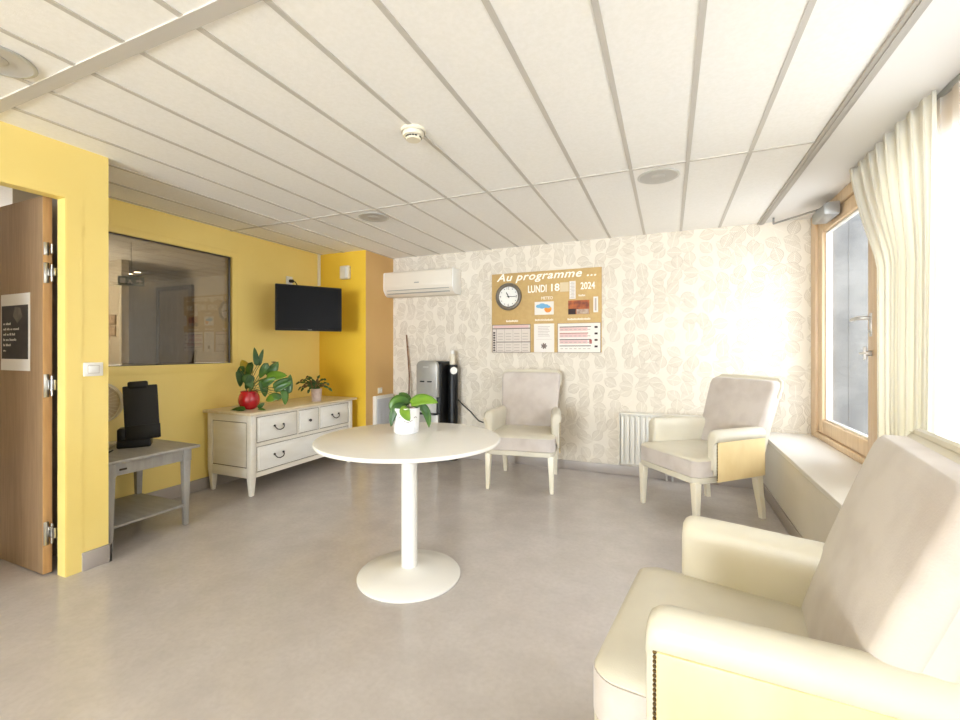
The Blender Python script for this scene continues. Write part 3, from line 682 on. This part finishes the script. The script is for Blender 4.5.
# water dispenser
t = thing('water_dispenser', 'tall silver and black water dispenser by the leaf wallpaper', 'water dispenser', (-2.405, 4.30, 0))
MB().box((-.145, -.11, 0), (.15, .15, 1.085), .03, 4).build('body', M['black'], t)
MB().prism([(-.132, .70), (.132, .70), (.132, 1.045), (.115, 1.078), (.07, 1.095), (-.07, 1.095), (-.115, 1.078), (-.132, 1.045)], 1, -.15, -.10, .012, 3).build('upper_cover', M['silver_plastic'], t)
MB().box((-.132, -.145, .02), (.132, -.1, .52), .008).build('lower_cover', M['silver_plastic'], t)
MB().box((-.10, -.125, .53), (.10, -.108, .70)).build('alcove', M['silver_pale'], t)
for sx in (-.055, .035):
    MB().box((sx - .026, -.16, .862), (sx + .026, -.148, .876), .003).build('tap_button', M['black_matte'], t)
MB().box((-.045, -.1525, 1.02), (.02, -.149, 1.032)).build('badge', M['silver_pale'], t)
MB().box((-.13, -.19, .515), (.13, -.11, .53), .004).build('drip_tray', M['black_matte'], t)
t = thing('cup_bin', 'black upright tube beside the water dispenser', 'cup holder', (-2.195, 4.36, 0))
MB().lathe([(0, 0), (.055, 0), (.055, 1.03), (.052, 1.045), (0, 1.05)], n=36).build('tube', M['black'], t)
MB().lathe([(.0, 0), (.038, 0), (.04, .004), (.036, .008), (0, .010)], n=28, mtx=Matrix.Translation((.034, -.047, .985)) @ Matrix.Rotation(math.radians(36), 4, 'Z') @ Matrix.Rotation(PI / 2, 4, 'X')).build('dial', M['white_plastic'], t)
t = thing('spray_bottle', 'slim white bottle standing on the black tube', 'bottle', (-2.20, 4.36, 1.05))
MB().lathe([(0, 0), (.03, 0), (.032, .01), (.03, .09), (.02, .11), (.018, .118)], n=24).build('bottle', M['cream_plastic'], t)
MB().lathe([(0, .155), (.016, .153), (.019, .118), (0, .1175)][::-1], n=20).build('cap', M['white_plastic'], t)
o = MB().tube([(-2.86, 4.458, 1.39), (-2.80, 4.43, .9), (-2.77, 4.36, .5), (-2.74, 4.27, 0.004)], [.007, .009, .009, .010], 8).ball((-2.842, 4.453, 1.25), .013, (1, 1, .7), 6).build('cane', M['twig'], loc=(-2.74, 4.27, 0)); tag(o, 'thin brown cane leaning in the corner left of the dispenser', 'cane')
t = thing('power_cable', 'black cable with plug trailing along the leaf wallpaper', 'cable', (-1.9, YB - .01, .42))
cp = [(-2.15, 4.40, .66), (-2.10, 4.44, .59), (-2.02, 4.46, .52), (-1.97, 4.465, .465), (-1.93, 4.465, .43), (-1.88, 4.462, .415), (-1.83, 4.45, .42)]
MB().tube([Vector(p) - Vector((-1.9, YB - .01, .42)) for p in cp], .006, 8).build('cord', M['black'], t)
MB().cyl((.06, .01, .0), (.065, -.045, .0), .022, 16).build('plug', M['black'], t)

# ------------------------------------------------------------- notice board
BX0, BX1, BZ0, BZ1 = -1.773, -.61, 1.185, 2.03
BW, BH = BX1 - BX0, BZ1 - BZ0
t = thing('notice_board', 'kraft brown programme board with white lettering on the leaf wallpaper', 'notice board', (BX0, YB, BZ0))
MB().box((0, -.018, 0), (BW, -.003, BH), .003).build('panel', M['board'], t)
MB().box((.1, -.003, .1), (BW - .1, 0, .14)).build('mount_batten', M['board'], t)
X3, Z3 = (1, 0, 0), (0, 0, 1)
def bf(t): return t * 4.81 / (t * 4.81 + (1 - t) * 4.357)     # fraction along the photo's board -> along the real board
def bp(px, py): return Vector((BW * bf((px - 80) / 720.), -.018, BH * (1 - (py - (120 - 45 * (px - 80) / 720.)) / ((635 + 15 * (px - 80) / 720.) - (120 - 45 * (px - 80) / 720.)))))
lt = MB()
text_mb(lt, 'Au programme ...', bp(112, 168), .080, X3, Z3, .30, .0006, bp(765, 100).x - bp(112, 100).x, 1.08, .016)
text_mb(lt, 'LUNDI', bp(318, 243), .074, X3, Z3, 0, .0016, bp(440, 0).x - bp(318, 0).x, 1, .022)
text_mb(lt, '18', bp(470, 234), .074, X3, Z3, 0, .0016, bp(525, 0).x - bp(470, 0).x, 1, .022)
text_mb(lt, '2024', bp(662, 224), .068, X3, Z3, 0, .0016, bp(757, 0).x - bp(662, 0).x, 1, .018)
text_mb(lt, 'METEO', bp(405, 290), .03, X3, Z3, 0, .0006, bp(480, 0).x - bp(405, 0).x)
for (x0, x1, y) in ((175, 250, 436), (365, 485, 432), (578, 725, 430), (650, 690, 272)):
    p0, p1 = bp(x0, y), bp(x1, y); x = p0.x; i = 0      # captions too small to read: rows of short strokes
    while x < p1.x:
        lt.box((x, -.0187, p0.z), (x + .006, -.0181, p0.z + (.016 if i % 3 else .02))); x += .0115; i += 1
lt.build('lettering', M['letters'], t, smooth=20)
s_ = MB()
p0, p1 = bp(305, 252), bp(790, 180)
s_.box((bp(528, 0).x, -.0192, bp(528, 240).z), (bp(585, 200).x, -.0182, bp(520, 178).z))
s_.build('date_strip', M['board_strip'], t)
def card(name, label, cat, x0, y0, x1, y1, m, group=None, thick=.002):
    a, b = bp(x0, y1), bp(x1, y0)
    o = thing(name, label, cat, (BX0 + a.x, YB - .0195, BZ0 + a.z), 0, group)
    w, h = b.x - a.x, b.z - a.z
    MB().box((0, -thick, 0), (w, 0, h)).build('sheet', m, o)
    return o, w, h, -thick
def rects(o, name, y, m, rs, th=.0004):
    g = MB()
    for (x0, z0, x1, z1) in rs: g.box((x0, y - th, z0), (x1, y - .00005, z1))
    return g.build(name, m, o)
o, w, h, y = card('month_card', 'tall pale card of months beside the year on the board', 'card', 590, 168, 630, 288, M['paper'])
rects(o, 'print', y, M['ink_light'], [(w * .15 + (w * .12 if i % 2 else 0), h * (.06 + .078 * i), w * .85, h * (.09 + .078 * i)) for i in range(12)])
o, w, h, y = card('weather_card', 'small weather card with blue cloud and yellow sun on the board', 'card', 362, 302, 487, 392, M['paper'])
MB().ball((w * .70, y - .0004, h * .42), h * .26, (1.1, .01, 1), 10).build('sun', M['sun_orange'], o)
cl = MB()
for (cx, cz, r) in ((.22, .66, .15), (.4, .72, .18), (.58, .66, .16), (.72, .6, .11), (.4, .6, .15)): cl.ball((w * cx, y - .0012, h * cz), h * r, (1.5, .01, .9), 8)
cl.build('cloud', M['sun_blue'], o)
o, w, h, y = card('photo_card', 'brown and orange photo card on the right of the board', 'card', 582, 295, 720, 392, M['photo_brown'])
rects(o, 'pale_corner', y, M['photo_grey'], [(w * .4, 0.002, w * .98, h * .36)])
rects(o, 'dark_corner', y, M['ink_dark'], [(w * .0, 0.0, w * .36, h * .4)], .0003)
o, w, h, y = card('menu_sheet', 'framed table sheet at the lower left of the board', 'paper sheet', 83, 452, 335, 636, M['paper_warm'])
rects(o, 'grid_lines', y, M['ink'], [(0, h * .84, w, h * .875), (w * .11, h * .36, w, h * .39), (w * .11, 0, w * .12, h * .84)] + [(w * (.33 + .22 * i), h * .02, w * (.334 + .22 * i), h * .84) for i in range(3)])
rects(o, 'frame', y, M['ink'], [(0, 0, w, h * .02), (0, h * .98, w, h), (0, 0, w * .012, h), (w * .988, 0, w, h)], .0005)
rects(o, 'day_column', y, M['ink_dark'], [(w * .03, h * (.05 + .09 * i), w * .085, h * (.11 + .09 * i)) for i in range(8)])
rects(o, 'entries', y, M['ink_light'], [(w * (.15 + .215 * i), h * (.06 + .1 * j), w * (.29 + .215 * i), h * (.085 + .1 * j)) for i in range(4) for j in range(7) if j != 3])
rects(o, 'header_tint', y, M['ink_pink'], [(w * .05, h * .885, w * .95, h * .97)])
o, w, h, y = card('saying_sheet', 'narrow white sheet with a small drawing at the bottom centre of the board', 'paper sheet', 358, 450, 490, 640, M['paper'])
rects(o, 'text_lines', y, M['ink_light'], [(w * .2, h * (.56 + .055 * i), w * (.8 - .05 * (i % 3)), h * (.575 + .055 * i)) for i in range(7)] + [(w * .12, h * .45, w * .88, h * .457)])
rs = MB()
for k in range(7): rs.leaf((w * .5, y - .0006, h * .22), (math.cos(k * .9), 0, math.sin(k * .9)), (0, -1, 0), h * .15, h * .035, .05, .02)
rs.build('drawing', M['ink'], o)
o, w, h, y = card('activity_sheet', 'striped calendar sheet at the lower right of the board', 'paper sheet', 512, 448, 795, 645, M['paper'])
rects(o, 'row_bars', y, M['ink_dark'], [(w * .05, h * (.86 - .215 * i), w * .78, h * (.885 - .215 * i)) for i in (0, 2, 3)] + [(w * .86, h * (.82 - .215 * i), w * .93, h * (.885 - .215 * i)) for i in range(4)])
rects(o, 'red_bar', y, M['ink_red'], [(w * .05, h * .645, w * .72, h * .67), (w * .74, h * .30, w * .80, h * .44)])
rects(o, 'row_tint', y, M['ink_pink'], [(w * .05, h * .52, w * .70, h * .64), (w * .05, h * .735, w * .70, h * .855), (w * .05, h * .305, w * .70, h * .425)], .0003)
rects(o, 'entries', y, M['ink_light'], [(w * (.07 + .105 * i), h * (.12 + .215 * j), w * (.135 + .105 * i), h * (.145 + .215 * j)) for i in range(7) for j in range(4)], .0005)
rects(o, 'frame', y, M['ink'], [(0, 0, w, h * .012), (0, h * .988, w, h), (0, 0, w * .01, h), (w * .99, 0, w, h)], .0005)
o, w, h, y = card('marker_holder', 'small white upright marker holder at the right edge of the board', 'holder', 748, 275, 778, 380, M['paper'], thick=.018)
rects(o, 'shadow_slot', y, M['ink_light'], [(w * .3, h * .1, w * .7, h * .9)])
# clock
cc = bp(192, 268)
t = thing('wall_clock', 'round grey rimmed clock on the programme board', 'clock', (BX0 + cc.x, YB - .0185, BZ0 + cc.z))
RX = Matrix.Rotation(PI / 2, 4, 'X')
MB().lathe([(.106, .0), (.144, .0), (.147, .012), (.14, .03), (.126, .034), (.112, .026), (.106, .012)], n=56, mtx=RX).build('rim', M['clock_rim'], t)
MB().lathe([(0, .0), (.110, .0), (.110, .010), (0, .010)], n=48, mtx=RX).build('face', M['white_plastic'], t)
nm = MB()
for k in range(12):
    a = PI / 2 - k * PI / 6; s = {0: '12', 3: '3', 6: '6', 9: '9'}.get(k)
    px, pz = .09 * math.cos(a), .09 * math.sin(a)
    if s: text_mb(nm, s, (px - .010 * len(s), -.0105, pz - .013), .026, X3, Z3, 0, .0005)
    else: nm.box((px - .004, -.0113, pz - .004), (px + .004, -.0104, pz + .004))
nm.build('numerals', M['black_matte'], t, smooth=20)
def hand(angle, Lh, wd, yy):
    return MB().box((-wd, -yy - .0015, -.018), (wd, -yy, Lh), mtx=Matrix.Rotation(angle, 4, 'Y'))
hand(math.radians(-28), .052, .0042, .0125).build('hour_hand', M['black'], t)
hand(math.radians(91), .082, .003, .0145).build('minute_hand', M['black'], t)
MB().lathe([(0, .0105), (.007, .0105), (.007, .018), (0, .0185)], n=16, mtx=RX).build('pin', M['black'], t)

# radiator
t = thing('radiator', 'white ribbed radiator on the leaf wallpaper behind the armchair', 'radiator', (-.07, YB, 0))
g = MB().box((-.36, -.065, .12), (.36, -.04, .60), .006)
for k in range(15):
    x = -.336 + k * .048
    g.box((x - .013, -.105, .135), (x + .013, -.055, .585), .007)
g.build('panel', M['radiator'], t)
MB().box((-.362, -.108, .60), (.362, -.01, .615), .004).build('top_grille', M['radiator'], t)
MB().box((-.366, -.107, .115), (-.3605, -.01, .605), .002).build('side_cover', M['radiator'], t); MB().box((.3605, -.107, .115), (.366, -.01, .605), .002).build('side_cover', M['radiator'], t)
MB().cyl((.05, -.05, .12), (.05, -.05, 0.0), .009, 12).cyl((.10, -.05, .12), (.10, -.05, 0.0), .009, 12).box((.035, -.07, .05), (.12, -.035, .085), .006).build('valve', M['chrome'], t)
MB().box((-.3, -.04, .2), (-.26, 0, .5)).build('bracket', M['radiator'], t); MB().box((.26, -.04, .2), (.3, 0, .5)).build('bracket', M['radiator'], t)

# ------------------------------------------------------------------- table
TC = (-1.283, 2.03)
t = thing('round_table', 'white round pedestal table in the middle of the room', 'table', (*TC, 0))
MB().lathe([(0, .721), (.479, .721), (.486, .724), (.489, .730), (.489, .736), (.486, .741), (.479, .743), (0, .743)], n=96).build('tabletop', M['white_gloss'], t)
MB().lathe([(.043, .05), (.043, .705), (.09, .712), (.09, .721)], n=40).build('pedestal', M['white_gloss'], t)
MB().lathe([(0, 0), (.269, 0), (.274, .004), (.274, .012), (.268, .018), (.16, .034), (.07, .048), (.043, .055)], n=80).build('base', M['white_gloss'], t)
P2 = Vector((-1.37, 2.135, .743)); dep0 = P2.dot(FW)
t = thing('orchid_plant', 'broad leaved plant in a white marbled pot with a smile on the table', 'plant', P2)
MB().lathe([(0, 0), (.064, 0), (.07, .006), (.0765, .135), (.075, .142), (.070, .142), (.069, .13), (.069, .115)], n=48).build('pot', M['marble'], t)
MB().lathe([(0, .128), (.03, .126), (.0692, .12)], n=24).build('bark', M['soil'], t)
fa = math.atan2(-P2.y, -P2.x) + .12
def pp(da, z, r=.0745): return (r * math.cos(fa + da), r * math.sin(fa + da), z)
f = MB().tube([pp(d, .068 + .011 * (d / .35) ** 2, .0741) for d in [(-.35 + .07 * i) for i in range(11)]], .0016, 6)
for s in (-.62, .62): f.tube([pp(s + d, .095 - .006 * (d / .15) ** 2, .0748) for d in [(-.15 + .05 * i) for i in range(7)]], .0014, 6)
f.build('smile', M['ink'], t)
def W(u, v, dd): return at(u, v, dep0 + dd) - P2
GL = {}
for (pts_, w, mm) in (
    ([(408, 405, .02), (401, 397, .02), (393, 401, .03), (390, 410, .03)], .036, 'leaf'),
    ([(404, 406, -.03), (396, 404, -.05), (392, 413, -.06), (391, 427, -.06)], .024, 'leaf_dark'),
    ([(407, 407, -.05), (402, 411, -.09), (406, 416, -.105), (410, 421, -.10)], .028, 'leaf_lime'),
    ([(411, 404, -.02), (418, 399, -.03), (427, 399, -.04), (438, 403, -.05)], .036, 'leaf_lime'),
    ([(412, 405, .0), (424, 404, .03), (429, 413, .04), (429, 428, .04)], .026, 'leaf'),
    ([(409, 404, .02), (407, 399, .04), (404, 395, .07), (399, 393, .10)], .026, 'leaf')):
    P = [W(*q) for q in pts_]
    # smooth strip along a bezier through the control points
    n = 12; rings = []
    def bz(s): return P[0] * (1 - s) ** 3 + P[1] * 1.25 * 0 + 3 * P[1] * s * (1 - s) ** 2 + 3 * P[2] * s * s * (1 - s) + P[3] * s ** 3
    for i in range(n + 1):
        s = i / n; c = bz(s); d = (bz(min(1, s + .02)) - bz(max(0, s - .02))).normalized()
        view = (Vector((0, 0, CH)) - P2).normalized() + Vector((0, 0, .6)); side = d.cross(view).normalized(); nn = side.cross(d)
        ww = w * (max(0, math.sin(PI * min(1, (s * .93 + .07)) ** .85)) ** .7 if s < 1 else 0) + .0008
        rings.append([c + side * ww * x + nn * abs(x) * ww * .25 for x in (-1, -.5, 0, .5, 1)])
    GL.setdefault(mm, MB()).loft(rings, cap=False, closed=False)
for mm, mb in GL.items(): mb.build('foliage', M[mm], t, solid=.002)
rt = MB()
for k in range(7):
    a = rng.uniform(0, 6.28); r = rng.uniform(.0, .05)
    rt.tube([(r * math.cos(a), r * math.sin(a), .122), (r * math.cos(a) + .01, r * math.sin(a), .142), (r * 1.1 * math.cos(a + .5), r * 1.1 * math.sin(a + .5), .138), (r * math.cos(a + .8), r * math.sin(a + .8), .122)], .004, 6)
rt.build('roots', M['pink'], t)

# ---------------------------------------------------------------- armchairs
def rrect(x0, x1, y0, y1, r, n=5):
    o = []
    for cx, cy, a0 in ((x1 - r, y1 - r, 0), (x0 + r, y1 - r, 90), (x0 + r, y0 + r, 180), (x1 - r, y0 + r, 270)):
        for k in range(n + 1):
            a = math.radians(a0 + 90 * k / n); o.append((cx + r * math.cos(a), cy + r * math.sin(a)))
    return o
def armchair(name, label, loc, rz, back=0.):
    t = thing(name, label, 'armchair', loc, rz, 'cream upholstered armchairs')
    # seat: cream crowned cushion
    def ring(ins, z, r=.05):
        pts = rrect(-.304 + ins, .304 - ins, -.36 + ins, .26 - ins, max(r - ins * .5, .012), 6)
        return [(x * (1 - .09 * (y + .36) / .62) , y + (.042 * (abs(x) / .304) ** 3 if y < -.2 else 0), z) for x, y in pts]
    MB().loft([ring(.012, .456), ring(.0, .460), ring(0, .464), ring(.008, .472), ring(.022, .479), ring(.06, .485), ring(.14, .490), ring(.22, .492)]).build('seat', M['cream_leather'], t)
    MB().loft([ring(.004, .350), ring(-.002, .356), ring(-.002, .458), ring(.006, .4595)]).build('seat_band', M['suede'], t)
    MB().loft([ring(.006, .308), ring(.0, .314), ring(.0, .348), ring(.006, .3495)]).build('apron', M['cream_leather'], t)
    for s in (-1, 1):
        SH = Matrix.Identity(4); SH[0][1] = -s * .10; SH[0][3] = s * -.004        # the arms close in towards the back
        # arm: upholstered slab with rolled top, front rounded
        prof = [(.245, .40), (.243, .55), (.240, .60), (.244, .635), (.258, .658), (.280, .668), (.305, .663), (.326, .645), (.333, .620), (.330, .598), (.318, .588), (.314, .57), (.314, .40)]
        rings = []
        for (y, k) in ((-.205, .55), (-.203, .75), (-.196, .88), (-.184, .96), (-.165, 1.0), (-.08, 1.0), (.1, 1.0), (.24, 1.0), (.285, .98)):
            cx, cz = .285, .55
            rings.append([(s * (cx + (x - cx) * k), y, max(.40, cz + (z - cz) * (k if z > .5 else 1)) - .012 * max(0, y + .1) ) for x, z in prof])
        MB().loft(rings, mtx=SH).build('arm', M['cream_leather'], t, smooth=60)
        MB().box((s * .290, -.198, .36), (s * .3165, -.165, .585), .010, 3, SH).build('arm_front', M['cream_leather'], t)
        MB().box((min(s * .312, s * .324), -.182, .322), (max(s * .312, s * .324), .285, .588), .003, 2, SH).build('side_panel', M['maple'], t)
        nl = MB()
        for k in range(26): nl.ball((s * .3335, -.186, .340 + k * .0098), .0042, (1, 1, 1), 4)
        nl.build('nail_trim', M['brass'], t)
        MB().taper((s * .276, -.304, 0), (.015, .015), (s * .270, -.304, .316), (.026, .026), .004).build('leg', M['leg'], t)
        rg = []
        for z, y, r in ((0, .308, .016), (.08, .298, .018), (.17, .280, .021), (.25, .266, .024), (.34, .258, .026)):
            rg.append([(s * .248 + i * r, y + j * r, z) for i, j in ((-1, -1), (1, -1), (1, 1), (-1, 1))])
        MB().loft(rg).build('leg', M['leg'], t)
    # backrest shell and suede front
    def bring(zz, th0, th1, ins):
        # ring in the plane across the back at height zz along its lean
        f_ = zz / .60
        hw_ = .258 + .030 * f_ - ins
        y0 = .185 + back + .185 * max(0, f_) ** 1.15
        return [(x, y0 + y, .42 + zz * .972) for x, y in rrect(-hw_, hw_, th0 + ins * .6, th1 - ins * .6, .022, 4)]
    MB().loft([bring(-.06, .035, .105, .012), bring(-.02, .035, .105, 0), bring(.15, .03, .105, 0), bring(.3, .03, .102, 0), bring(.45, .03, .098, 0), bring(.54, .03, .092, .001), bring(.57, .028, .09, .008), bring(.588, .030, .086, .022), bring(.597, .036, .082, .04)]).build('backrest', M['cream_leather'], t)
    def cring(zz, d, ins):
        f_ = zz / .60; hw_ = .258 + .038 * f_ - ins; y0 = .185 + back + .185 * max(0, f_) ** 1.15
        return [(x, y0 + y - (d * (1 - (x / hw_) ** 4) if y < .02 else 0), .42 + zz * .972) for x, y in rrect(-hw_, hw_, -.012, .062, .024, 6)]
    MB().loft([cring(.0, .01, .03), cring(.02, .02, .008), cring(.08, .032, 0), cring(.16, .036, 0), cring(.26, .032, 0), cring(.36, .026, 0), cring(.46, .018, 0), cring(.53, .012, .001), cring(.555, .010, .007), cring(.572, .006, .018), cring(.582, .0, .04)]).build('back_cushion', M['suede'], t, smooth=60)
    pts = [(x, y, z) for (x, y, z) in [(-.284, .385, .86), (-.29, .405, .93), (-.283, .420, .975), (-.255, .428, .996), (0, .430, 1.0), (.255, .428, .996), (.283, .420, .975), (.29, .405, .93), (.284, .385, .86)]]
    pts = [(x, y + back, z) for x, y, z in pts]
    MB().tube(pts, .013, 8).build('piping', M['cream_leather'], t)
    return t
armchair('armchair', 'armchair standing against the leaf wallpaper between dispenser and radiator', (-1.22, 3.90, 0), math.radians(8))
armchair('armchair', 'armchair by the window bench in front of the radiator', (.222, 3.708, 0), math.radians(-49.6), .03)
armchair('armchair', 'large nearest armchair seen from its side, beside the curtain', (.203, 1.285, 0), math.radians(-98), -.07)

# ----------------------------------------------------------------- curtains
t = thing('curtain', 'cream pleated curtain gathered beside the wooden glazed sash', 'curtain', (1.02, 2.9, .53))
def sheet(y_left, y_right, x0, z0, z1, folds, amp, seed, nz=24, nu=180, top_pin=True):
    r = random.Random(seed); ph = [r.uniform(0, 6.28) for _ in range(4)]
    rows = []
    for j in range(nz + 1):
        q = j / nz; z = z1 + (z0 - z1) * q; row = []
        yl, yr = y_left(q), y_right(q)
        for i in range(nu + 1):
            s = i / nu; w = s + .012 * math.sin(5 * s + ph[0]) + .01 * q * math.sin(9 * s + ph[1])
            a = amp * (.75 + .35 * math.sin(3.1 * s * PI + ph[2])) * (.65 + .35 * min(1, q * 5))
            k = math.sin(2 * PI * folds * w + .5 * q * math.sin(4 * s + ph[3])); k = math.copysign(abs(k) ** .75, k)
            row.append((x0 + a * k, yl + (yr - yl) * s + .012 * math.cos(4 * PI * folds * w), z))
        rows.append(row)
    return rows
rows = sheet(lambda q: 3.40 - .42 * min(1, (q / .36)) ** 1.2, lambda q: 2.44 + .03 * q, 1.02, .535, 2.30, 8.5, .03, 3)
MB().loft([[Vector(p) - Vector((1.02, 2.9, .53)) for p in r] for r in rows], cap=False, closed=False).build('cloth', M['curtain'], t, smooth=180, solid=.004)
o = MB().box((1.06, 1.0, 2.283), (1.085, 3.38, CZ), .003).build('curtain_rail', M['grey_metal'], loc=(1.07, 2, CZ)); tag(o, 'grey curtain rail on the soffit over the windows', 'curtain rail')
rows = sheet(lambda q: 2.60, lambda q: 1.75, 1.066, .53, 2.282, 7, .012, 9, 12, 200)
o = MB().loft(rows, cap=False, closed=False).build('voile_curtain', M['sheer'], loc=(1.066, 2.2, .53), smooth=180); tag(o, 'sheer white voile hanging over the bright window', 'curtain')

# ----------------------------------------------------------------- lighting
wd = bpy.data.worlds.new('sky'); S.world = wd; wd.use_nodes = True
nt = wd.node_tree; bg = nt.nodes['Background']; bg.inputs[0].default_value = (.92, .942, 1, 1); bg.inputs[1].default_value = 3.3
def area(name, loc, rot, sx, sy, e, c=(.86, .91, 1)):
    l = bpy.data.lights.new(name, 'AREA'); l.shape = 'RECTANGLE'; l.size = sx; l.size_y = sy; l.energy = e; l.color = c
    o = bpy.data.objects.new(name, l); COL.objects.link(o); o.location = loc; o.rotation_euler = rot
    return o
for y0, y1 in ((3.2, 4.478), (1.0, 3.195)):          # sampling portals in the window openings
    p = area('window_portal', (1.24, (y0 + y1) / 2, 1.41), (PI / 2, 0, PI / 2), y1 - y0, 1.8, 1); p.data.cycles.is_portal = True
area('rear_fill_light', (-1.5, YR - 1.4, .9), (math.radians(108), 0, 0), 3.0, 2.4, 520)  # added fill light behind the camera, tilted up towards the ceiling
l = bpy.data.lights.new('next_room_fill', 'POINT'); l.energy = 48; l.shadow_soft_size = .2  # added point light without a fixture, brightens the next room
o = bpy.data.objects.new('next_room_fill', l); COL.objects.link(o); o.location = (-6.2, 2.3, 1.7)
